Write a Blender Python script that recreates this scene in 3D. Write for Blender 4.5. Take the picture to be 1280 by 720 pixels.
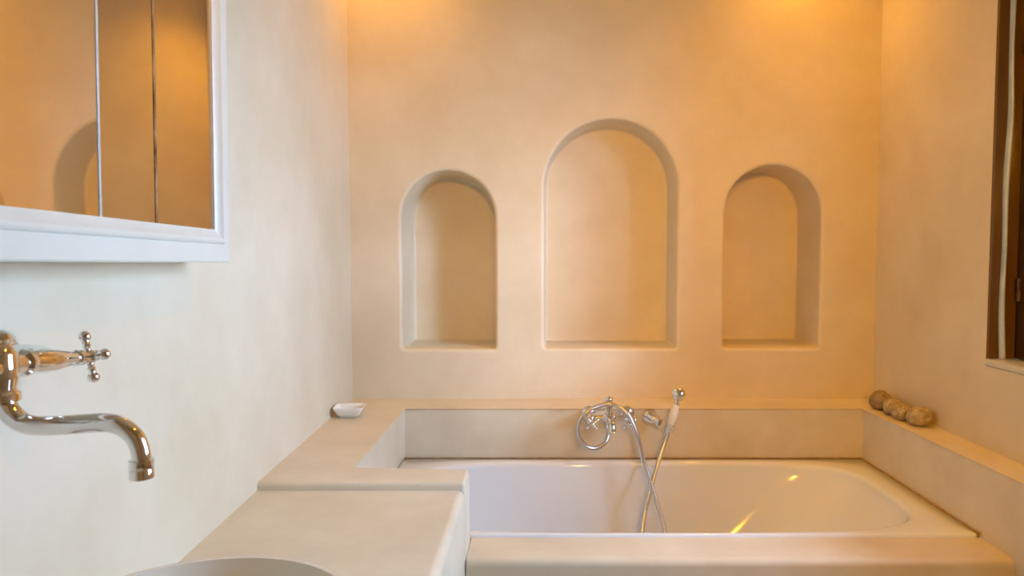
import bpy, bmesh, math, random
from mathutils import Vector, Matrix

PI = math.pi
scene = bpy.context.scene
for o in list(bpy.data.objects):
    bpy.data.objects.remove(o, do_unlink=True)
col = scene.collection

# ------------------------------------------------------------------ camera
cam_d = bpy.data.cameras.new('camera')
cam = bpy.data.objects.new('camera', cam_d)
col.objects.link(cam)
cam_d.sensor_width = 36.0
cam_d.lens = 870.0 / 1280.0 * 36.0
cam_d.shift_x = -35.0 / 1280.0
cam_d.clip_start = 0.02
cam.location = (0, 0, 1.35)
cam.rotation_euler = (PI / 2 - math.atan(45.0 / 870.0), 0, 0)
cam_d.dof.use_dof = True
cam_d.dof.focus_distance = 2.6
cam_d.dof.aperture_fstop = 9.0
scene.camera = cam

# ------------------------------------------------------------------ world, sun, exposure
SKY = 18.5
SUN = 0.9
LAMP = (1.0, 0.43, 0.012)
world = bpy.data.worlds.new('sky')
scene.world = world
world.use_nodes = True
bg = world.node_tree.nodes['Background']
bg.inputs[0].default_value = (0.57, 0.87, 1.42, 1)
bg.inputs[1].default_value = SKY

sun_d = bpy.data.lights.new('hazy_sun', 'SUN')
sun_d.energy = SUN
sun_d.angle = math.radians(8)
sun_d.color = (0.70, 0.92, 1.36)
sun = bpy.data.objects.new('hazy_sun', sun_d)
col.objects.link(sun)
el = math.radians(11)
dv = Vector((-1.18, 1.0, 0)).normalized() * math.cos(el) + Vector((0, 0, -math.sin(el)))
sun.rotation_euler = dv.to_track_quat('-Z', 'Y').to_euler()
sun.location = (4, -1.5, 3)

portal_d = bpy.data.lights.new('window_portal', 'AREA')
portal_d.shape = 'RECTANGLE'
portal_d.size = 1.30
portal_d.size_y = 1.14
portal_d.cycles.is_portal = True
portal = bpy.data.objects.new('window_portal', portal_d)
col.objects.link(portal)
portal.location = (1.91, 1.40, 1.59)
portal.rotation_euler = Vector((-1, 0, 0)).to_track_quat('-Z', 'Z').to_euler()

vs = scene.view_settings
vs.view_transform = 'Standard'
vs.look = 'None'
vs.gamma = 1.0
vs.use_curve_mapping = False
vs.exposure = 0.30

# ------------------------------------------------------------------ materials
def new_mat(name):
    m = bpy.data.materials.new(name)
    m.use_nodes = True
    nt = m.node_tree
    return m, nt, nt.nodes['Principled BSDF']

def simple(name, colr, rough=0.5, metal=0.0, spec=0.5, coat=0.0):
    m, nt, b = new_mat(name)
    b.inputs['Base Color'].default_value = (*colr, 1)
    b.inputs['Roughness'].default_value = rough
    b.inputs['Metallic'].default_value = metal
    b.inputs['Specular IOR Level'].default_value = spec
    b.inputs['Coat Weight'].default_value = coat
    return m

def noise_mat(name, c1, c2, scale, rough=0.5, bump=0.1, bscale=None, spec=0.5, dist=0.01, detail=5, coat=0.0, stretch=None, metal=0.0):
    m, nt, b = new_mat(name)
    N, L = nt.nodes, nt.links
    tc = N.new('ShaderNodeTexCoord')
    src = tc.outputs['Object']
    if stretch:
        mp = N.new('ShaderNodeMapping')
        mp.inputs['Scale'].default_value = stretch
        L.new(src, mp.inputs['Vector'])
        src = mp.outputs['Vector']
    n1 = N.new('ShaderNodeTexNoise')
    n1.inputs['Scale'].default_value = scale
    n1.inputs['Detail'].default_value = detail
    n1.inputs['Roughness'].default_value = 0.6
    L.new(src, n1.inputs['Vector'])
    r = N.new('ShaderNodeValToRGB')
    r.color_ramp.elements[0].position = 0.3
    r.color_ramp.elements[1].position = 0.7
    r.color_ramp.elements[0].color = (*c1, 1)
    r.color_ramp.elements[1].color = (*c2, 1)
    L.new(n1.outputs['Fac'], r.inputs['Fac'])
    L.new(r.outputs['Color'], b.inputs['Base Color'])
    n2 = N.new('ShaderNodeTexNoise')
    n2.inputs['Scale'].default_value = bscale or scale * 4
    n2.inputs['Detail'].default_value = 4
    L.new(src, n2.inputs['Vector'])
    bp = N.new('ShaderNodeBump')
    bp.inputs['Strength'].default_value = bump
    bp.inputs['Distance'].default_value = dist
    L.new(n2.outputs['Fac'], bp.inputs['Height'])
    L.new(bp.outputs['Normal'], b.inputs['Normal'])
    b.inputs['Roughness'].default_value = rough
    b.inputs['Specular IOR Level'].default_value = spec
    b.inputs['Coat Weight'].default_value = coat
    b.inputs['Metallic'].default_value = metal
    return m

M = {}
M['plaster'] = noise_mat('plaster', (0.665, 0.56, 0.37), (0.755, 0.665, 0.48), 3.2, 0.5, 0.30, 11, 0.35, 0.008, 9)
M['counter'] = noise_mat('polished_plaster', (0.645, 0.55, 0.38), (0.745, 0.66, 0.48), 5.0, 0.36, 0.16, 22, 0.4, 0.004, 8)
M['ceiling'] = noise_mat('ceiling_plaster', (0.66, 0.56, 0.37), (0.70, 0.60, 0.41), 3.0, 0.7, 0.2, 12)
M['floor'] = noise_mat('floor_plaster', (0.32, 0.25, 0.17), (0.40, 0.32, 0.23), 4.0, 0.4, 0.15, 16)
M['terrace'] = noise_mat('sandy_terrace', (0.30, 0.23, 0.15), (0.38, 0.30, 0.20), 2.0, 0.8, 0.2, 12)
M['acrylic'] = simple('bath_acrylic', (0.76, 0.78, 0.76), 0.06, 0, 0.5)
M['ceramic'] = simple('ceramic', (0.80, 0.74, 0.60), 0.22, 0, 0.5)
M['white_paint'] = noise_mat('white_paint', (0.66, 0.63, 0.50), (0.71, 0.68, 0.55), 8, 0.35, 0.03, 60, 0.5)
M['dish'] = simple('white_glaze', (0.84, 0.84, 0.76), 0.15)
M['chrome'] = simple('chrome', (0.78, 0.77, 0.75), 0.07, 1.0)
M['hose'] = simple('hose_steel', (0.62, 0.62, 0.62), 0.25, 1.0)
M['mirror'] = simple('mirror', (0.80, 0.79, 0.77), 0.015, 1.0)
M['mirror_edge'] = simple('polished_glass_edge', (0.55, 0.56, 0.50), 0.12, 0.0, 0.8)
M['aged'] = noise_mat('aged_silvering', (0.05, 0.02, 0.004), (0.62, 0.42, 0.20), 55, 0.3, 0.3, 80, 0.5, 0.004, 3, 0, (1, 1, 0.35), 0.5)
M['dark_wood'] = noise_mat('dark_wood', (0.035, 0.013, 0.006), (0.085, 0.035, 0.014), 30, 0.35, 0.2, 60, 0.5, 0.003, 4, 0.2, (1, 1, 0.08))
M['brown_wood'] = noise_mat('varnished_brown_wood', (0.085, 0.040, 0.008), (0.14, 0.068, 0.014), 26, 0.22, 0.15, 40, 0.5, 0.003, 4, 0.5, (1, 1, 0.06))
M['bead'] = noise_mat('painted_jamb_highlight', (0.36, 0.44, 0.42), (0.52, 0.60, 0.60), 12, 0.3, 0.1, 30, 0.5)  # pale colour stands in for daylight catching on the window jamb
M['sealant'] = noise_mat('ochre_sealant', (0.30, 0.16, 0.04), (0.50, 0.30, 0.09), 40, 0.6, 0.2)
M['stone'] = noise_mat('pumice', (0.26, 0.18, 0.09), (0.60, 0.49, 0.31), 55, 0.9, 0.9, 160, 0.2, 0.004, 8)
M['stone_dark'] = noise_mat('pumice_dark', (0.20, 0.13, 0.06), (0.44, 0.33, 0.19), 60, 0.9, 0.9, 160, 0.2, 0.004, 8)
M['dark'] = simple('dark_rubber', (0.03, 0.03, 0.03), 0.6)

def emit_mat(name, colr, s):
    m, nt, b = new_mat(name)
    b.inputs['Base Color'].default_value = (0.8, 0.8, 0.8, 1)
    b.inputs['Emission Color'].default_value = (*colr, 1)
    b.inputs['Emission Strength'].default_value = s
    return m
M['lamp'] = emit_mat('warm_lamp', LAMP, 8.0)

def glass_mat():
    m = bpy.data.materials.new('window_glass')
    m.use_nodes = True
    nt = m.node_tree
    nt.nodes.clear()
    out = nt.nodes.new('ShaderNodeOutputMaterial')
    mx = nt.nodes.new('ShaderNodeMixShader')
    tr = nt.nodes.new('ShaderNodeBsdfTransparent')
    tr.inputs[0].default_value = (0.97, 0.98, 0.98, 1)
    gl = nt.nodes.new('ShaderNodeBsdfGlossy')
    gl.inputs['Roughness'].default_value = 0.02
    fr = nt.nodes.new('ShaderNodeFresnel')
    fr.inputs[0].default_value = 1.3
    nt.links.new(fr.outputs[0], mx.inputs[0])
    nt.links.new(tr.outputs[0], mx.inputs[1])
    nt.links.new(gl.outputs[0], mx.inputs[2])
    nt.links.new(mx.outputs[0], out.inputs[0])
    return m
M['glass'] = glass_mat()

# ------------------------------------------------------------------ helpers
def obj(name, bm, mat, parent=None, smooth=True, angle=40):
    bmesh.ops.recalc_face_normals(bm, faces=bm.faces)
    me = bpy.data.meshes.new(name)
    bm.to_mesh(me)
    bm.free()
    me.materials.append(M[mat])
    if smooth:
        me.polygons.foreach_set('use_smooth', [True] * len(me.polygons))
        me.set_sharp_from_angle(angle=math.radians(angle))
    o = bpy.data.objects.new(name, me)
    col.objects.link(o)
    if parent:
        o.parent = parent
    return o

def tag(o, label, cat=None, group=None):
    o['label'] = label
    if cat:
        o['category'] = cat
    if group:
        o['group'] = group
    return o

def struct(o, label=None):
    o['kind'] = 'structure'
    if label:
        o['label'] = label
    return o

def empty(name, loc, rz=0.0):
    o = bpy.data.objects.new(name, None)
    col.objects.link(o)
    o.location = loc
    o.rotation_euler = (0, 0, rz)
    o.empty_display_size = 0.05
    return o

def add_box(bm, x0, x1, y0, y1, z0, z1, bev=0.0, seg=2, mat=None):
    t = bmesh.new()
    bmesh.ops.create_cube(t, size=1)
    for v in t.verts:
        v.co = Vector(((x0 + x1) / 2 + v.co.x * (x1 - x0), (y0 + y1) / 2 + v.co.y * (y1 - y0), (z0 + z1) / 2 + v.co.z * (z1 - z0)))
    if bev:
        bmesh.ops.bevel(t, geom=list(t.edges), offset=bev, segments=seg, profile=0.5, affect='EDGES')
    if mat is not None:
        t.transform(mat)
    merge(bm, t)

def merge(bm, t):
    vm = {v: bm.verts.new(v.co) for v in t.verts}
    for f in t.faces:
        try:
            bm.faces.new([vm[v] for v in f.verts])
        except ValueError:
            pass
    t.free()

def rings_to_faces(bm, rings, closed=True, cap0=False, cap1=False):
    vr = [[bm.verts.new(c) for c in r] for r in rings]
    n = len(rings[0])
    for a, b in zip(vr[:-1], vr[1:]):
        for i in range(n if closed else n - 1):
            j = (i + 1) % n
            bm.faces.new((a[i], a[j], b[j], b[i]))
    if cap0:
        bm.faces.new(vr[0])
    if cap1:
        bm.faces.new(vr[-1])
    return vr

def frame_for(d):
    d = d.normalized()
    u = Vector((0, 0, 1)) if abs(d.z) < 0.9 else Vector((0, 1, 0))
    a = d.cross(u).normalized()
    return a, a.cross(d).normalized()

def add_lathe(bm, p0, p1, prof, seg=24):
    """prof: list of (t along p0->p1 in metres, radius)"""
    p0, p1 = Vector(p0), Vector(p1)
    d = (p1 - p0).normalized()
    a, b = frame_for(d)
    rings = []
    for t, r in prof:
        r = max(r, 1e-4)
        rings.append([p0 + d * t + (a * math.cos(2 * PI * k / seg) + b * math.sin(2 * PI * k / seg)) * r for k in range(seg)])
    rings_to_faces(bm, rings, True, True, True)

def add_ball(bm, c, r, sc=(1, 1, 1)):
    t = bmesh.new()
    bmesh.ops.create_uvsphere(t, u_segments=20, v_segments=12, radius=r)
    for v in t.verts:
        v.co = Vector((v.co.x * sc[0], v.co.y * sc[1], v.co.z * sc[2])) + Vector(c)
    merge(bm, t)

def catmull(pts, n):
    P = [Vector(p) for p in pts]
    P = [P[0] * 2 - P[1]] + P + [P[-1] * 2 - P[-2]]
    out = []
    for i in range(1, len(P) - 2):
        a, b, c, d = P[i - 1:i + 3]
        for k in range(n):
            t = k / n
            out.append(0.5 * ((2 * b) + (c - a) * t + (2 * a - 5 * b + 4 * c - d) * t * t + (3 * b - a - 3 * c + d) * t ** 3))
    out.append(P[-2])
    return out

def resample(pts, step):
    out = [pts[0].copy()]
    acc = 0
    for a, b in zip(pts[:-1], pts[1:]):
        L = (b - a).length
        while acc + L >= step and L > 1e-9:
            t = (step - acc) / L
            a = a.lerp(b, t)
            out.append(a.copy())
            L = (b - a).length
            acc = 0
        acc += L
    out.append(pts[-1].copy())
    return out

def add_tube(bm, pts, rad, seg=16):
    """pts: dense Vector list; rad: float or function(i)"""
    n = len(pts)
    rings = []
    prev = None
    for i in range(n):
        d = (pts[min(i + 1, n - 1)] - pts[max(i - 1, 0)]).normalized()
        if prev is None:
            a, b = frame_for(d)
        else:
            a = (prev - d * prev.dot(d)).normalized()
            b = a.cross(d).normalized()
        prev = a
        r = rad(i) if callable(rad) else rad
        rings.append([pts[i] + (a * math.cos(2 * PI * k / seg) + b * math.sin(2 * PI * k / seg)) * r for k in range(seg)])
    rings_to_faces(bm, rings, True, True, True)

def extrude_poly(outline, z0, z1):
    bm = bmesh.new()
    lo = [bm.verts.new((x, y, z0)) for x, y in outline]
    hi = [bm.verts.new((x, y, z1)) for x, y in outline]
    n = len(outline)
    for i in range(n):
        j = (i + 1) % n
        bm.faces.new((lo[i], lo[j], hi[j], hi[i]))
    bm.faces.new(hi)
    bm.faces.new(lo[::-1])
    return bm

# ------------------------------------------------------------------ room dimensions
YB = 2.73           # back wall
XR = 1.318          # right wall
ZC = 2.78           # ceiling
YF = -1.1           # wall behind the camera
SL = 0.0294         # the left wall is a little out of square
ANG = math.atan(SL)
ZL = 0.77           # ledge top
ZR = 0.58           # bath rim

def XL(y):
    return -0.742 + (YB - y) * SL

# ------------------------------------------------------------------ room shell
bm = bmesh.new(); add_box(bm, -1.0, XR + 0.61, YF - 0.1, YB + 0.5, -0.1, 0.0)
struct(obj('floor', bm, 'floor', smooth=False), 'plain smooth plaster floor')
bm = bmesh.new(); add_box(bm, -1.0, XR + 0.61, YF - 0.1, YB + 0.5, ZC, ZC + 0.1)
struct(obj('ceiling', bm, 'ceiling', smooth=False), 'cream plaster ceiling')
bm = bmesh.new(); add_box(bm, -1.0, XR + 0.61, YF - 0.1, YF, 0, ZC)
struct(obj('wall_front', bm, 'plaster', smooth=False), 'plain plaster wall opposite the niches')

bm = extrude_poly([(XL(YB), YB), (XL(YF), YF), (XL(YF) - 0.2, YF), (XL(YB) - 0.2, YB)], 0, ZC)
struct(obj('wall_left', bm, 'plaster', smooth=False), 'pale plaster wall carrying the mirror cabinet and the basin tap')

# right wall, thick, with the window opening
WY0, WY1, WZ0, WZ1 = 0.90, 2.045, 1.015, 2.16
XO = XR + 0.60
bm = bmesh.new()
add_box(bm, XR, XO, YF, YB, 0, WZ0)
add_box(bm, XR, XO, YF, YB, WZ1, ZC)
add_box(bm, XR, XO, WY1, YB, WZ0, WZ1)
t = extrude_poly([(XR, YF), (XO, YF), (XO, WY0 - 0.14), (XR + 0.13, WY0), (XR, WY0)], WZ0, WZ1)   # splayed reveal
merge(bm, t)
struct(obj('wall_right', bm, 'plaster', smooth=False), 'thick plaster wall with the dark wooden window')

# back wall with three arched niches
NICHES = [(-0.359, 0.1835, 0.967, 1.668, 0.24, 'small arched niche half lit by daylight'),
          (0.277, 0.2605, 0.970, 1.866, 0.19, 'tall wide arched niche in the middle'),
          (0.911, 0.188, 0.971, 1.690, 0.235, 'small arched niche in deep amber shade')]
RL = 0.013

def arch(cx, a, zb, zt, o, y, na=40):
    """closed outline of an arch grown by o"""
    a2 = a + o
    zs = zt - a
    b = zb - o
    rc = 0.012 + max(o, -0.008)
    P = []
    for k in range(7):                       # bottom right corner
        t = -PI / 2 + (PI / 2) * k / 6
        P.append((cx + a2 - rc + rc * math.cos(t), b + rc + rc * math.sin(t)))
    for k in range(1, 6):
        P.append((cx + a2, b + rc + (zs - b - rc) * k / 6))
    for k in range(na + 1):
        t = PI * k / na
        P.append((cx + a2 * math.cos(t), zs + a2 * math.sin(t)))
    for k in range(1, 6):
        P.append((cx - a2, zs + (b + rc - zs) * k / 6))
    for k in range(7):
        t = PI + (PI / 2) * k / 6
        P.append((cx - a2 + rc + rc * math.cos(t), b + rc + rc * math.sin(t)))
    return [Vector((x, y, z)) for x, z in P]

bm = bmesh.new()
outer = [bm.verts.new(c) for c in ((XL(YB), YB, 0), (XO, YB, 0), (XO, YB, ZC), (XL(YB), YB, ZC))]
loops = [outer]
for cx, a, zb, zt, dp, lb in NICHES:
    loops.append([bm.verts.new(c) for c in arch(cx, a, zb, zt, RL, YB)])
edges = []
for lp in loops:
    for i in range(len(lp)):
        edges.append(bm.edges.new((lp[i], lp[(i + 1) % len(lp)])))
bmesh.ops.triangle_fill(bm, use_beauty=True, use_dissolve=False, edges=edges)
wall_back = struct(obj('wall_back', bm, 'plaster', smooth=False), 'plaster wall with three arched niches above the bath')
for cx, a, zb, zt, dp, lb in NICHES:
    rings = []
    for k in range(7):
        t = (PI / 2) * k / 6
        rings.append(arch(cx, a, zb, zt, RL - RL * math.sin(t), YB + RL - RL * math.cos(t)))
    rb, tp = 0.012, 0.006
    rings.append(arch(cx, a, zb, zt, -tp, YB + dp - rb))
    for k in range(1, 5):
        t = (PI / 2) * k / 4
        rings.append(arch(cx, a, zb, zt, -tp - rb + rb * math.cos(t), YB + dp - rb + rb * math.sin(t)))
    bm = bmesh.new()
    rings_to_faces(bm, rings, True, False, True)
    n = obj('niche', bm, 'plaster', wall_back, True, 60)
    n['label'] = lb

# ------------------------------------------------------------------ window
win = struct(empty('window_1', (XR, (WY0 + WY1) / 2, WZ0)), 'dark wooden window in the thick plaster wall')
def wpart(name, bm, mat, parent=None, sm=True):
    """build in world coordinates and hang under the window"""
    o = obj(name, bm, mat, parent or win, sm)
    if parent is None:
        o.matrix_parent_inverse = Matrix.Translation(win.location).inverted()
    return o

def lining(y_face, sgn, z0, z1, seed):
    rnd = random.Random(seed)
    ph = [rnd.uniform(0, 6.28) for _ in range(4)]
    prof = [(XR + 0.001, 0.0), (XR + 0.002, 0.010), (XR + 0.020, 0.011)]
    prof += [(XR + 0.056, 0.011), (XR + 0.076, 0.012), (XR + 0.076, 0.0)]
    rings = []
    for i in range(61):
        z = z0 + (z1 - z0) * i / 60
        wob = 0.0030 * math.sin(7 * z + ph[0]) + 0.0018 * math.sin(17 * z + ph[1])
        ring = []
        for j, (x, d) in enumerate(prof):
            w = wob if 2 <= j <= len(prof) - 3 else 0
            ring.append(Vector((x + w, y_face + sgn * d, z)))
        rings.append(ring)
    bm = bmesh.new()
    rings_to_faces(bm, rings, True, True, True)
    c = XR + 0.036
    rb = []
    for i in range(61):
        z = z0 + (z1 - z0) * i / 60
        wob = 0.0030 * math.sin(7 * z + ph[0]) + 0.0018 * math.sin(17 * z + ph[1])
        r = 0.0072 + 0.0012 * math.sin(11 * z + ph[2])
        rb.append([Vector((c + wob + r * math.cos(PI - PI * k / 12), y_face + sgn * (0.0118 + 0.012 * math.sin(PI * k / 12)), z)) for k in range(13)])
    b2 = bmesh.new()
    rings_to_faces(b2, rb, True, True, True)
    wpart('jamb_highlight_bead', b2, 'bead')['label'] = 'daylight highlight painted as a pale wavy bead down the window jamb'
    return bm

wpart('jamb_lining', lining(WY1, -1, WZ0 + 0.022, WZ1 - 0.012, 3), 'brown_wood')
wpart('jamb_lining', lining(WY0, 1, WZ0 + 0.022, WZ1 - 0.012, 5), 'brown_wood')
bm = bmesh.new(); add_box(bm, XR + 0.001, XR + 0.076, WY0, WY1, WZ1 - 0.012, WZ1, 0.002)
wpart('head_lining', bm, 'brown_wood')
bm = bmesh.new(); add_box(bm, XR - 0.004, XR + 0.14, WY0 + 0.001, WY1 - 0.001, WZ0 + 0.001, WZ0 + 0.021, 0.004)
wpart('sill', bm, 'white_paint')['label'] = 'white painted window sill'
# single casement
cx0, cx1 = XR + 0.077, XR + 0.125
cz0, cz1 = WZ0 + 0.023, WZ1 - 0.002
bm = bmesh.new()
add_box(bm, cx0, cx1, WY1 - 0.070, WY1 - 0.001, cz0, cz1, 0.004)
add_box(bm, cx0, cx1, WY0 + 0.001, WY0 + 0.070, cz0, cz1, 0.004)
add_box(bm, cx0, cx1, WY0 + 0.0705, WY1 - 0.0705, cz0, cz0 + 0.07, 0.004)
add_box(bm, cx0, cx1, WY0 + 0.0705, WY1 - 0.0705, cz1 - 0.06, cz1, 0.004)
case = wpart('casement_frame', bm, 'dark_wood')
bm = bmesh.new(); add_box(bm, cx0 + 0.022, cx0 + 0.026, WY0 + 0.068, WY1 - 0.068, cz0 + 0.068, cz1 - 0.058)
wpart('pane', bm, 'glass', case, False)
for z in (1.24, 1.95):
    bm = bmesh.new()
    add_lathe(bm, (cx0 - 0.004, WY1 - 0.026, z - 0.035), (cx0 - 0.004, WY1 - 0.026, z + 0.035),
              [(0, 0.002), (0.002, 0.008), (0.033, 0.008), (0.035, 0.0065), (0.037, 0.008), (0.068, 0.008), (0.07, 0.002)], 14)
    wpart('hinge', bm, 'dark_wood', case)

# unseen shutter panel added by the far jamb to cut the daylight beam
bm = bmesh.new()
add_box(bm, cx0 - 0.001, cx0 + 0.020, WY1 - 0.215, WY1 - 0.075, cz0 + 0.004, cz1 - 0.004, 0.003)
add_box(bm, cx0 - 0.006, cx0 - 0.0015, WY1 - 0.190, WY1 - 0.100, cz0 + 0.08, cz0 + 0.50, 0.003)
add_box(bm, cx0 - 0.006, cx0 - 0.0015, WY1 - 0.190, WY1 - 0.100, cz0 + 0.58, cz1 - 0.08, 0.003)
wpart('beam_cut_shutter', bm, 'dark_wood')
# ground outside the window
bm = bmesh.new(); add_box(bm, XO + 0.02, 14.0, -12.0, 14.0, -0.35, -0.25)
struct(obj('floor_terrace', bm, 'terrace', smooth=False), 'sandy terrace outside the window')

# ------------------------------------------------------------------ masonry round the bath
g = 0.0
outline = [(XL(1.725), 1.725), (-0.188, 1.725), (-0.188, 1.838), (-0.510, 1.838), (-0.510, 2.564),
           (1.203, 2.564), (1.203, 1.50), (XR, 1.50), (XR, YB), (XL(YB), YB)]
bm = extrude_poly(outline, 0, ZL)
bm.edges.ensure_lookup_table()
def is_wall(v):
    return v.co.x > XR - 1e-4 or v.co.y > YB - 1e-4 or abs(v.co.x - XL(v.co.y)) < 1e-3
sel = []
for e in bm.edges:
    a, b = e.verts
    top = a.co.z > ZL - 1e-4 and b.co.z > ZL - 1e-4
    vert = abs(a.co.z - b.co.z) > 0.1
    if top and not (is_wall(a) and is_wall(b)):
        sel.append(e)
    if vert and not is_wall(a):
        sel.append(e)
bmesh.ops.bevel(bm, geom=sel, offset=0.011, segments=4, profile=0.5, affect='EDGES')
sur = empty('bath_surround', (0.35, 2.2, 0))
tag(sur, 'built-in cream plaster ledge wrapping the sunken bathtub', 'ledge')
def child_world(name, bm, mat, parent, sm=True, ang=40):
    o = obj(name, bm, mat, parent, sm, ang)
    o.matrix_parent_inverse = Matrix.Translation(parent.location).inverted()
    return o
child_world('ledge', bm, 'counter', sur)
bm = bmesh.new()
add_box(bm, -0.187, 1.202, 1.722, 1.860, 0.0, 0.572)
top = [e for e in bm.edges if all(v.co.z > 0.5 for v in e.verts) and all(v.co.y < 1.73 for v in e.verts)]
bmesh.ops.bevel(bm, geom=top, offset=0.018, segments=4, profile=0.5, affect='EDGES')
child_world('apron', bm, 'counter', sur)['label'] = 'low plaster apron along the front of the bath'

# ------------------------------------------------------------------ bathtub
def superell(cx, cy, hx, hy, n, z, N=96):
    P = []
    for k in range(N):
        t = 2 * PI * (k + 0.5) / N
        c, s = math.cos(t), math.sin(t)
        P.append(Vector((cx + hx * math.copysign(abs(c) ** (2 / n), c), cy + hy * math.copysign(abs(s) ** (2 / n), s), z)))
    return P

def lerp(a, b, t):
    return a + (b - a) * t

X0, X1, Y0, Y1 = -0.509, 1.202, 1.861, 2.563
def rect_ring(inset, z):
    return superell((X0 + X1) / 2, (Y0 + Y1) / 2, (X1 - X0) / 2 - inset, (Y1 - Y0) / 2 - inset, 60, z)
def open_ring(x0, x1, y0, y1, n, z):
    return superell((x0 + x1) / 2, (y0 + y1) / 2, (x1 - x0) / 2, (y1 - y0) / 2, n, z)
rings = [rect_ring(0.02, 0.16), rect_ring(0.0, 0.545), rect_ring(0.0, ZR - 0.004), rect_ring(0.004, ZR)]
ox0, ox1, oy0, oy1, on = -0.425, 1.105, 1.890, 2.515, 4.2
for k in range(6):                        # rounded lip
    t = (PI / 2) * k / 5
    i = -0.020 + 0.020 * math.sin(t)
    rings.append(open_ring(ox0 + i, ox1 - i, oy0 + i, oy1 - i, on, ZR - 0.020 + 0.020 * math.cos(t)))
fx0, fx1, fy0, fy1, fz = -0.33, 0.70, 2.00, 2.41, 0.17
for k in range(1, 15):
    t = k / 14
    s = t ** 1.15
    e = lerp(0, 1, t)
    w = s * 0.80
    rings.append(open_ring(lerp(ox0, fx0, w), lerp(ox1, fx1, w * 0.95 + 0.1 * s), lerp(oy0, fy0, w), lerp(oy1, fy1, w), lerp(on, 3.4, t), lerp(ZR - 0.02, fz + 0.06, t)))
for k in range(1, 7):
    t = (PI / 2) * k / 6
    w = 0.80 + 0.20 * (1 - math.cos(t))
    rings.append(open_ring(lerp(ox0, fx0, w), lerp(ox1, fx1, w * 0.95 + 0.1), lerp(oy0, fy0, w), lerp(oy1, fy1, w), 3.4, fz + 0.06 - 0.06 * math.sin(t)))
cxm, cym = (fx0 + fx1) / 2, (fy0 + fy1) / 2
last = rings[-1]
for s in (0.7, 0.35, 0.05):
    rings.append([Vector((cxm + (p.x - cxm) * s, cym + (p.y - cym) * s, fz - 0.004 * (1 - s))) for p in last])
bm = bmesh.new()
rings_to_faces(bm, rings, True, True, True)
tub = empty('bathtub', (0.35, 2.2, 0.16))
tag(tub, 'glossy white bathtub sunk into the plaster surround', 'bathtub')
child_world('tub_shell', bm, 'acrylic', tub, True, 50)
bm = bmesh.new()
add_box(bm, X0 + 0.004, X1 - 0.002, Y1 - 0.006, Y1 - 0.0005, ZR, ZR + 0.004, 0.0015)
child_world('sealant_bead', bm, 'sealant', tub)['label'] = 'ochre sealant line along the wall joint'
bm = bmesh.new()
add_box(bm, X1 - 0.0065, X1 - 0.0005, Y0 + 0.002, Y1 - 0.006, ZR, ZR + 0.004, 0.0015)
child_world('sealant_bead', bm, 'sealant', tub)
bm = bmesh.new()
add_lathe(bm, (-0.05, cym, fz - 0.004), (-0.05, cym, fz + 0.01), [(0, 0.034), (0.003, 0.034), (0.005, 0.028), (0.003, 0.02), (0.003, 0.004)], 24)
child_world('drain', bm, 'chrome', tub)

# ------------------------------------------------------------------ vanity counter
CZ = 0.750
bm = extrude_poly([(XL(1.724), 1.724), (XL(0.30), 0.30), (-0.190, 0.30), (-0.190, 1.724)], 0, CZ)
sel = []
for e in bm.edges:
    a, b = e.verts
    if a.co.z > CZ - 1e-4 and b.co.z > CZ - 1e-4 and abs(a.co.x + 0.19) < 1e-3 and abs(b.co.x + 0.19) < 1e-3:
        sel.append(e)
bmesh.ops.bevel(bm, geom=sel, offset=0.020, segments=5, profile=0.5, affect='EDGES')
tag(obj('vanity_counter', bm, 'counter'), 'cream plaster counter below the left wall under the round basin', 'counter')

# basin
bx, by, R = -0.452, 0.842, 0.226
bas = empty('wash_basin', (bx, by, CZ))
tag(bas, 'round bowl basin standing on the plaster counter below the wall tap', 'basin')
H = 0.126
prof = [(0.10, 0.0), (0.125, 0.002)]
for k in range(1, 13):
    t = k / 12
    prof.append((0.125 + (R - 0.125) * math.sin(t * PI / 2) ** 0.9, 0.002 + (H - 0.006) * (1 - math.cos(t * PI / 2))))
prof += [(R - 0.001, H - 0.002), (R - 0.004, H), (R - 0.009, H - 0.001)]
for k in range(11, -1, -1):
    t = k / 12
    prof.append((0.05 + (R - 0.011 - 0.05) * math.sin(t * PI / 2) ** 0.9, 0.016 + (H - 0.02) * (1 - math.cos(t * PI / 2))))
prof.append((0.022, 0.0155))
seg = 72
rings = [[Vector((r * math.cos(2 * PI * k / seg), r * math.sin(2 * PI * k / seg), z)) for k in range(seg)] for r, z in prof]
bm = bmesh.new()
rings_to_faces(bm, rings, True, True, True)
obj('bowl', bm, 'ceramic', bas, True, 60)
bm = bmesh.new()
add_lathe(bm, (0, 0, 0.0152), (0, 0, 0.03), [(0, 0.023), (0.003, 0.023), (0.005, 0.018), (0.004, 0.002)], 24)
obj('drain', bm, 'chrome', bas)

# ------------------------------------------------------------------ cross handle used on both taps
def cross_handle(bm, hub, axis, size, roll=0.0):
    hub, axis = Vector(hub), Vector(axis).normalized()
    a, b = frame_for(axis)
    add_ball(bm, hub, size * 0.36)
    cap = hub + axis * size * 0.30
    add_lathe(bm, cap, cap + axis, [(0, size * 0.26), (size * 0.12, size * 0.26), (size * 0.2, size * 0.18), (size * 0.24, 0.0005)], 18)
    for k in range(4):
        t = roll + k * PI / 2
        d = a * math.cos(t) + b * math.sin(t)
        add_lathe(bm, hub, hub + d, [(0, size * 0.20), (size * 0.45, size * 0.14), (size * 0.55, size * 0.20), (size * 0.62, size * 0.15), (size * 0.8, size * 0.16)], 14)
        add_ball(bm, hub + d * size * 0.98, size * 0.27)

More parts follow.
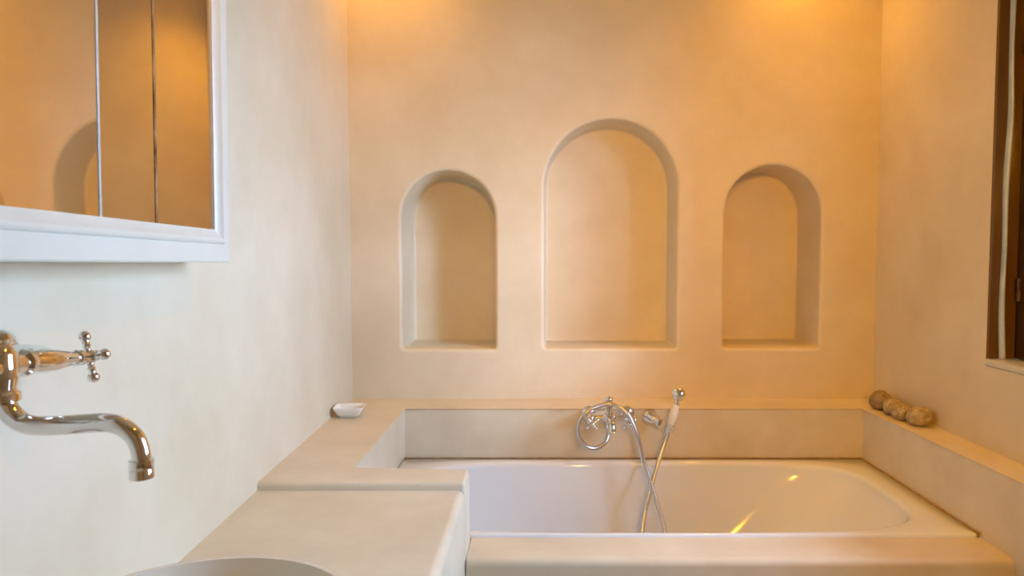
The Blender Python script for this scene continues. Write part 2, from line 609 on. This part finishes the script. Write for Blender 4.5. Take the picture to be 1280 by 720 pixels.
# ------------------------------------------------------------------ wall tap above the basin
tap = empty('basin_tap', (XL(0.77), 0.77, 1.21))
tag(tap, 'chrome wall-mounted basin tap with cross handle and swan spout', 'faucet')
zt = 1.222
ax = -0.602
bm = bmesh.new()
add_lathe(bm, (ax, 0.77, 1.262), (ax, 0.77, 1.0), [(0, 0.002), (0.003, 0.010), (0.009, 0.013), (0.014, 0.010), (0.020, 0.014), (0.026, 0.0175), (0.055, 0.0175), (0.062, 0.0155), (0.067, 0.0155), (0.070, 0.019), (0.078, 0.019), (0.081, 0.014)], 28)
for s in (-1, 1):
    add_lathe(bm, (ax, 0.77, zt), (ax, 0.77 + s, zt - 0.03 * s * s),
              [(0, 0.014), (0.024, 0.0125), (0.030, 0.0125), (0.033, 0.016), (0.040, 0.016), (0.048, 0.012)], 20)
child_world('body', bm, 'chrome', tap)
for s in (-1, 1):
    bm = bmesh.new()
    yy = 0.77 + s * 0.105
    add_lathe(bm, (XL(yy) + 0.0005, yy, zt), (0, yy + SL * 0.6, zt), [(0, 0.030), (0.003, 0.031), (0.008, 0.029), (0.014, 0.022), (0.017, 0.015), (0.022, 0.013)], 28)
    child_world('wall_flange', bm, 'chrome', tap)
    bm = bmesh.new()
    pts = catmull([(XL(yy) + 0.018, yy, zt), (XL(yy) + 0.04, yy, zt), (ax - 0.022, yy - s * 0.012, zt), (ax - 0.004, yy - s * 0.035, zt), (ax, 0.77 + s * 0.03, zt)], 8)
    add_tube(bm, pts, 0.0115, 16)
    child_world('supply_arm', bm, 'chrome', tap)
    bm = bmesh.new()
    p0 = Vector((ax + 0.001, 0.77 + s * 0.030, zt - 0.001))
    p1 = Vector((ax + 0.004, 0.77 + s * 0.147, zt - 0.011))
    add_lathe(bm, p0, p1, [(0, 0.010), (0.004, 0.0115), (0.022, 0.0135), (0.040, 0.0145), (0.060, 0.0130), (0.082, 0.0095), (0.090, 0.0085), (0.092, 0.0105), (0.100, 0.0105), (0.103, 0.0075), (0.116, 0.0075)], 24)
    child_world('valve', bm, 'chrome', tap)
    bm = bmesh.new()
    axd = (Vector((0.30, s * 0.95, 0.05)))
    cross_handle(bm, p1, axd, 0.028, 0.18)
    child_world('handle', bm, 'chrome', tap)
k = 0.906
sp = [(-0.664, 1.216), (-0.6645, 1.190), (-0.660, 1.163), (-0.645, 1.143), (-0.622, 1.1355), (-0.58, 1.137), (-0.539, 1.1395), (-0.516, 1.134), (-0.500, 1.119), (-0.494, 1.100), (-0.494, 1.088)]
pts = catmull([(x * k, 0.77, 1.35 + (z - 1.35) * k) for x, z in sp], 8)
bm = bmesh.new()
add_tube(bm, pts, lambda i: 0.0118 - 0.002 * i / len(pts), 20)
spout = child_world('spout', bm, 'chrome', tap)
e = pts[-1]
bm = bmesh.new()
add_lathe(bm, e + Vector((0, 0, 0.006)), e - Vector((0, 0, 1)), [(0, 0.010), (0.001, 0.0128), (0.010, 0.0128), (0.011, 0.0122), (0.012, 0.0128), (0.022, 0.0128), (0.023, 0.0105), (0.0225, 0.009), (0.018, 0.0085)], 24)
o = obj('aerator', bm, 'chrome', spout)
o.matrix_parent_inverse = Matrix.Identity(4)

# ------------------------------------------------------------------ mirror cabinet on the left wall
cab = empty('mirror_cabinet', (XL(1.0), 1.0, 1.3355), ANG)
cab.rotation_euler = (math.radians(-1.0), 0, ANG)
tag(cab, 'white framed mirror cabinet hanging on the left wall', 'cabinet')
U0, U1, ZT = -0.50, 0.3766, 0.74
NF = 0.095
FW, FB = 0.066, 0.062
bm = bmesh.new()
add_box(bm, 0.001, 0.013, U0 + 0.012, U1 - 0.012, 0.006, ZT - 0.006)
add_box(bm, 0.0135, 0.066, U0 + 0.012, U0 + 0.026, 0.006, ZT - 0.006)
add_box(bm, 0.0135, 0.066, U1 - 0.026, U1 - 0.012, 0.006, ZT - 0.006)
add_box(bm, 0.0135, 0.066, U0 + 0.0265, U1 - 0.0265, 0.006, 0.020)
add_box(bm, 0.0135, 0.066, U0 + 0.0265, U1 - 0.0265, ZT - 0.020, ZT - 0.006)
obj('body', bm, 'white_paint', cab, False)

# moulded frame: profile swept round a rectangle; w = distance inward from the outer edge, n = height off the wall
prof = [(0.0, 0.0665), (0.0, 0.093), (0.002, 0.095), (0.0255, 0.095),
        (0.026, 0.0975), (0.0275, 0.0995), (0.030, 0.1005), (0.0325, 0.0995), (0.034, 0.0975), (0.0395, 0.092), (0.0455, 0.0885), (0.0455, 0.0665)]
bm = bmesh.new()
SW = 0.0205                                    # narrow side strip beside the door frame
rings = []
for w, n in prof:
    wz = w * FB / 0.0455
    rings.append([Vector((n, U0 + SW + w, wz)), Vector((n, U1 - SW - w, wz)), Vector((n, U1 - SW - w, ZT - wz)), Vector((n, U0 + SW + w, ZT - wz))])
vr = [[bm.verts.new(c) for c in r] for r in rings]
vr.append(vr[0])
for a, b in zip(vr[:-1], vr[1:]):
    for i in range(4):
        j = (i + 1) % 4
        bm.faces.new((a[i], a[j], b[j], b[i]))
for u0, u1 in ((U0, U0 + SW - 0.003), (U1 - SW + 0.003, U1)):
    t = bmesh.new()
    add_box(t, 0.0665, 0.0895, u0, u1, 0.0, ZT, 0.0015)
    obj('side_strip', t, 'white_paint', cab)
obj('frame', bm, 'white_paint', cab, True, 30)

PZ0, PZ1 = FB - 0.006, ZT - FB + 0.006
def leaf(name, mat, u0, u1, turn, n0, n1, nm=0.0855):
    """upright sheet whose far edge stands at u1; turned about that edge by turn"""
    bm = bmesh.new()
    add_box(bm, n0, n1, u0 - u1, 0, 0, PZ1 - PZ0)
    bm.transform(Matrix.Translation((nm, u1, PZ0)) @ Matrix.Rotation(-turn, 4, 'Z'))
    return obj(name, bm, mat, cab, False)
leaf('mirror_pane', 'mirror', U0 + 0.06, -0.046, 0.0, -0.004, 0.0)
leaf('mirror_pane', 'mirror', -0.038, 0.1015, math.radians(15), -0.004, 0.0)
leaf('mirror_pane', 'mirror', 0.115, U1 - 0.0605, math.radians(16), -0.004, 0.0)
bm = bmesh.new(); add_box(bm, 0.074, 0.0868, -0.0455, -0.0405, FB - 0.004, ZT - FB, 0.0008)
obj('glass_edge', bm, 'mirror_edge', cab)['label'] = 'bright polished edge between the mirror panes'
bm = bmesh.new(); add_box(bm, 0.078, 0.0868, 0.1020, 0.1085, FB - 0.004, ZT - FB)
obj('worn_joint', bm, 'aged', cab, False)['label'] = 'brown worn joint between two mirror panes'

# ------------------------------------------------------------------ bath mixer on the recess wall
YW = 2.564
mix = empty('bath_mixer', (0.25, YW, 0.74))
tag(mix, 'chrome bath mixer with two cross handles above the tub rim', 'faucet')
mz, my = 0.752, 2.492
bm = bmesh.new()
add_lathe(bm, (0.252 - 0.078, my, mz), (1, my, mz), [(0, 0.010), (0.002, 0.0125), (0.020, 0.0125), (0.024, 0.009), (0.055, 0.009), (0.060, 0.014), (0.068, 0.017), (0.088, 0.017), (0.096, 0.014), (0.101, 0.009), (0.132, 0.009), (0.136, 0.0125), (0.154, 0.0125), (0.156, 0.010)], 22)
child_world('body', bm, 'chrome', mix)
bm = bmesh.new()
add_lathe(bm, (0.249, my, mz), (0.249, my, 2), [(0, 0.015), (0.020, 0.015), (0.024, 0.011), (0.034, 0.011), (0.037, 0.016), (0.043, 0.016), (0.047, 0.012), (0.058, 0.0115), (0.061, 0.0145), (0.067, 0.0155), (0.073, 0.013), (0.078, 0.004)], 22)
child_world('diverter', bm, 'chrome', mix)
bm = bmesh.new()
pts = catmull([(0.253, my, mz - 0.004), (0.254, my - 0.022, mz - 0.008), (0.256, my - 0.045, mz - 0.020), (0.257, my - 0.052, mz - 0.042)], 8)
add_tube(bm, pts, lambda i: 0.0125 + 0.002 * i / len(pts), 18)
child_world('spout', bm, 'chrome', mix)
for s in (-1, 1):
    xx = 0.252 + s * 0.072
    bm = bmesh.new()
    add_lathe(bm, (xx, YW - 0.0005, mz), (xx, 0, mz), [(0, 0.026), (0.004, 0.027), (0.010, 0.022), (0.014, 0.013), (0.066, 0.0125)], 24)
    child_world('wall_flange', bm, 'chrome', mix)
    bm = bmesh.new()
    p0 = Vector((xx, my, mz)); p1 = Vector((xx - s * 0.006, my - 0.048, mz - 0.012))
    add_lathe(bm, p0, p1, [(0, 0.012), (0.014, 0.0125), (0.018, 0.015), (0.024, 0.015), (0.030, 0.009), (0.046, 0.008)], 20)
    child_world('valve', bm, 'chrome', mix)
    bm = bmesh.new()
    cross_handle(bm, p1, (p1 - p0), 0.024, PI / 4 + 0.1)
    child_world('handle', bm, 'chrome', mix)
bm = bmesh.new()
add_lathe(bm, (0.249, my, mz - 0.012), (0.249, my, 0), [(0, 0.009), (0.012, 0.009), (0.013, 0.011), (0.024, 0.011), (0.026, 0.008), (0.034, 0.008)], 18)
child_world('hose_outlet', bm, 'chrome', mix)

# shower holder, hand shower and hose
hold = empty('shower_holder', (0.41, YW, 0.735))
tag(hold, 'flared chrome wall bracket holding the hand shower', 'bracket')
bm = bmesh.new()
add_lathe(bm, (0.405, YW - 0.0005, 0.738), (0.447, 2.490, 0.724), [(0, 0.030), (0.004, 0.031), (0.012, 0.030), (0.030, 0.024), (0.050, 0.019), (0.062, 0.018), (0.068, 0.018), (0.072, 0.015)], 26)
child_world('bracket_arm', bm, 'chrome', hold)
hd = Vector((0.036, -0.004, 0.135)).normalized()
hb = Vector((0.4625, 2.478, 0.700))
bm = bmesh.new()
c = hb + hd * 0.016
add_lathe(bm, c - hd * 0.013, c + hd, [(0, 0.0145), (0.002, 0.0175), (0.024, 0.0185), (0.026, 0.0155)], 22)
child_world('socket', bm, 'chrome', hold)

hs = empty('hand_shower', tuple(hb))
tag(hs, 'hand shower with white handle and coiled metal hose', 'hand shower')
bm = bmesh.new()
add_lathe(bm, hb - hd * 0.004, hb + hd, [(0, 0.0075), (0.002, 0.0095), (0.012, 0.0095), (0.014, 0.0125), (0.034, 0.0135), (0.036, 0.010)], 20)
child_world('ferrule', bm, 'chrome', hs)
bm = bmesh.new()
add_lathe(bm, hb + hd * 0.032, hb + hd, [(0, 0.0095), (0.003, 0.0115), (0.030, 0.0150), (0.055, 0.0145), (0.073, 0.0105), (0.075, 0.009)], 20)
child_world('handle', bm, 'ceramic', hs)
bm = bmesh.new()
n0 = hb + hd * 0.104
head_c = n0 + hd * 0.034
add_lathe(bm, n0, n0 + hd, [(0, 0.009), (0.002, 0.0105), (0.006, 0.0105), (0.009, 0.007), (0.028, 0.0065)], 18)
child_world('neck', bm, 'chrome', hs)
bm = bmesh.new()
fd = Vector((0.1, 0.80, 0.60)).normalized()
add_lathe(bm, head_c - fd * 0.016, head_c + fd, [(0, 0.001), (0.002, 0.010), (0.006, 0.017), (0.012, 0.022), (0.020, 0.025), (0.030, 0.026), (0.033, 0.025), (0.033, 0.020)], 26)
child_world('spray_head', bm, 'chrome', hs)

hose = [(0.249, 2.492, 0.712), (0.247, 2.488, 0.690), (0.234, 2.474, 0.664), (0.202, 2.462, 0.648), (0.164, 2.450, 0.658), (0.138, 2.440, 0.70), (0.140, 2.436, 0.75), (0.171, 2.440, 0.788),
        (0.214, 2.455, 0.803), (0.248, 2.462, 0.807), (0.285, 2.452, 0.798), (0.317, 2.440, 0.767), (0.345, 2.430, 0.696), (0.362, 2.425, 0.626), (0.387, 2.405, 0.545), (0.415, 2.375, 0.452),
        (0.432, 2.350, 0.385), (0.440, 2.31, 0.29), (0.425, 2.27, 0.205), (0.390, 2.26, 0.184), (0.355, 2.285, 0.210), (0.346, 2.33, 0.285),
        (0.353, 2.365, 0.372), (0.367, 2.392, 0.437), (0.392, 2.418, 0.517), (0.420, 2.448, 0.594), (0.446, 2.470, 0.658), (0.4615, 2.477, 0.694)]
pts = resample(catmull(hose, 14), 0.0026)
bm = bmesh.new()
add_tube(bm, pts, lambda i: 0.0086 if i % 2 else 0.0072, 10)
child_world('hose', bm, 'hose', hs, True, 80)

# ------------------------------------------------------------------ soap dish
sd = empty('soap_dish', (-0.672, 2.432, ZL), 0.08)
tag(sd, 'small white square dish on the ledge corner by the left wall', 'dish')
def sq(h, z, r=0.006):
    return superell(0, 0, h, h * 0.82, 9, z, 48)
rings = [sq(0.026, 0.0005), sq(0.030, 0.0015), sq(0.040, 0.012), sq(0.049, 0.028), sq(0.0525, 0.036), sq(0.0520, 0.0375), sq(0.0495, 0.0365), sq(0.046, 0.028), sq(0.037, 0.0135), sq(0.026, 0.008), sq(0.004, 0.0075)]
bm = bmesh.new()
rings_to_faces(bm, rings, True, True, True)
obj('bowl', bm, 'dish', sd, True, 50)

# ------------------------------------------------------------------ pumice stones
def stone(loc, sx, sy, sz, rz, seed, label, mat='stone'):
    from mathutils import noise
    bm = bmesh.new()
    bmesh.ops.create_icosphere(bm, subdivisions=5, radius=1)
    off = Vector((seed * 3.7, seed * 1.3, 0))
    for v in bm.verts:
        p = v.co.copy()
        f = 1 + 0.16 * noise.noise(p * 1.1 + off) + 0.06 * noise.noise(p * 3.2 + off) + 0.02 * noise.noise(p * 10 + off)
        q = p * f
        q.z = max(q.z, -0.86)
        v.co = Vector((q.x * sx, q.y * sy, q.z * sz))
    zmin = min(v.co.z for v in bm.verts)
    for v in bm.verts:
        v.co.z -= zmin
    o = obj('pumice_stone', bm, mat)
    o.location = loc
    o.rotation_euler = (0, 0, rz)
    tag(o, label, 'stone', 'pumice stones on the ledge')
stone((1.270, 2.300, ZL), 0.043, 0.036, 0.034, 0.2, 2.1, 'largest rounded pumice stone, front end of the row on the ledge')
stone((1.256, 2.383, ZL), 0.038, 0.036, 0.029, 0.7, 4.6, 'oval pumice stone second from the front of the ledge row')
stone((1.259, 2.460, ZL), 0.035, 0.034, 0.031, 0.1, 7.2, 'smallest pale pumice stone, third from the front of the ledge row')
stone((1.256, 2.545, ZL), 0.033, 0.040, 0.038, 0.5, 9.4, 'upright brown pumice stone at the corner end of the ledge row', 'stone_dark')

# ------------------------------------------------------------------ recessed ceiling lamps
def downlight(x, y, watt, ang, label, tx=0.0, ty=0.0):
    r = empty('ceiling_spotlight', (x, y, ZC))
    tag(r, label, 'lamp', 'recessed ceiling spotlights')
    bm = bmesh.new()
    add_lathe(bm, (0, 0, -0.0005), (0, 0, -1), [(0, 0.046), (0.003, 0.046), (0.006, 0.042), (0.006, 0.036), (0.002, 0.034)], 32)
    obj('trim_ring', bm, 'white_paint', r)
    bm = bmesh.new()
    add_lathe(bm, (0, 0, -0.0030), (0, 0, -1), [(0, 0.030), (0.004, 0.030), (0.0055, 0.026), (0.006, 0.001)], 32)
    obj('lens', bm, 'lamp', r)
    d = bpy.data.lights.new('spot_beam', 'SPOT')
    d.energy = watt
    d.color = LAMP
    d.spot_size = math.radians(ang)
    d.spot_blend = 0.9
    d.shadow_soft_size = 0.03
    l = bpy.data.objects.new('spot_beam', d)
    col.objects.link(l)
    l.parent = r
    l.location = (0, 0, -0.014)
    l.rotation_euler = Vector((tx, ty, -1)).to_track_quat('-Z', 'Y').to_euler()

downlight(-0.56, 2.60, 22, 105, 'recessed warm spotlight in the ceiling above the left niche')
downlight(0.985, 2.60, 30, 105, 'recessed warm spotlight in the ceiling above the right niche')
downlight(0.75, 1.00, 34, 150, 'added warm fill spotlight in the ceiling in front of the bath')  # unseen lamp added to warm the right wall, recess and apron

# ------------------------------------------------------------------ unseen fill spotlights added to warm the niche wall
def fill_spot(x, z, target, watt, ang, label):
    r = empty('added_fill_spotlight', (x, YF, z))
    tag(r, label, 'lamp', 'added fill spotlights opposite the niches')
    bm = bmesh.new()
    add_lathe(bm, (0, 0.0005, 0), (0, 1, 0), [(0, 0.045), (0.010, 0.045), (0.014, 0.040), (0.014, 0.010), (0.045, 0.008)], 28)
    obj('added_fill_backplate', bm, 'white_paint', r)
    d = (Vector(target) - Vector((x, YF + 0.075, z))).normalized()
    c = Vector((0, 0.075, 0))
    bm = bmesh.new()
    add_lathe(bm, c - d * 0.045, c + d, [(0, 0.004), (0.003, 0.024), (0.012, 0.032), (0.080, 0.038), (0.082, 0.036), (0.078, 0.033)], 28)
    obj('cup', bm, 'white_paint', r)
    bm = bmesh.new()
    add_lathe(bm, c + d * 0.036, c + d, [(0, 0.032), (0.003, 0.032), (0.005, 0.026), (0.006, 0.001)], 28)
    obj('lens', bm, 'lamp', r)  # lens of the added fill spotlight
    L = bpy.data.lights.new('spot_beam', 'SPOT')
    L.energy = watt
    L.color = LAMP
    L.spot_size = math.radians(ang)
    L.spot_blend = 1.0
    L.shadow_soft_size = 0.03
    l = bpy.data.objects.new('spot_beam', L)
    col.objects.link(l)
    l.parent = r
    l.location = c + d * 0.05
    l.rotation_euler = d.to_track_quat('-Z', 'Y').to_euler()

fill_spot(0.38, 2.05, (1.08, YB, 1.20), 140, 48, 'added warm fill spotlight on the wall opposite the niches, nearer the window')
fill_spot(0.05, 2.05, (0.02, YB, 1.98), 108, 50, 'added warm fill spotlight on the wall opposite the niches, nearer the mirror cabinet')
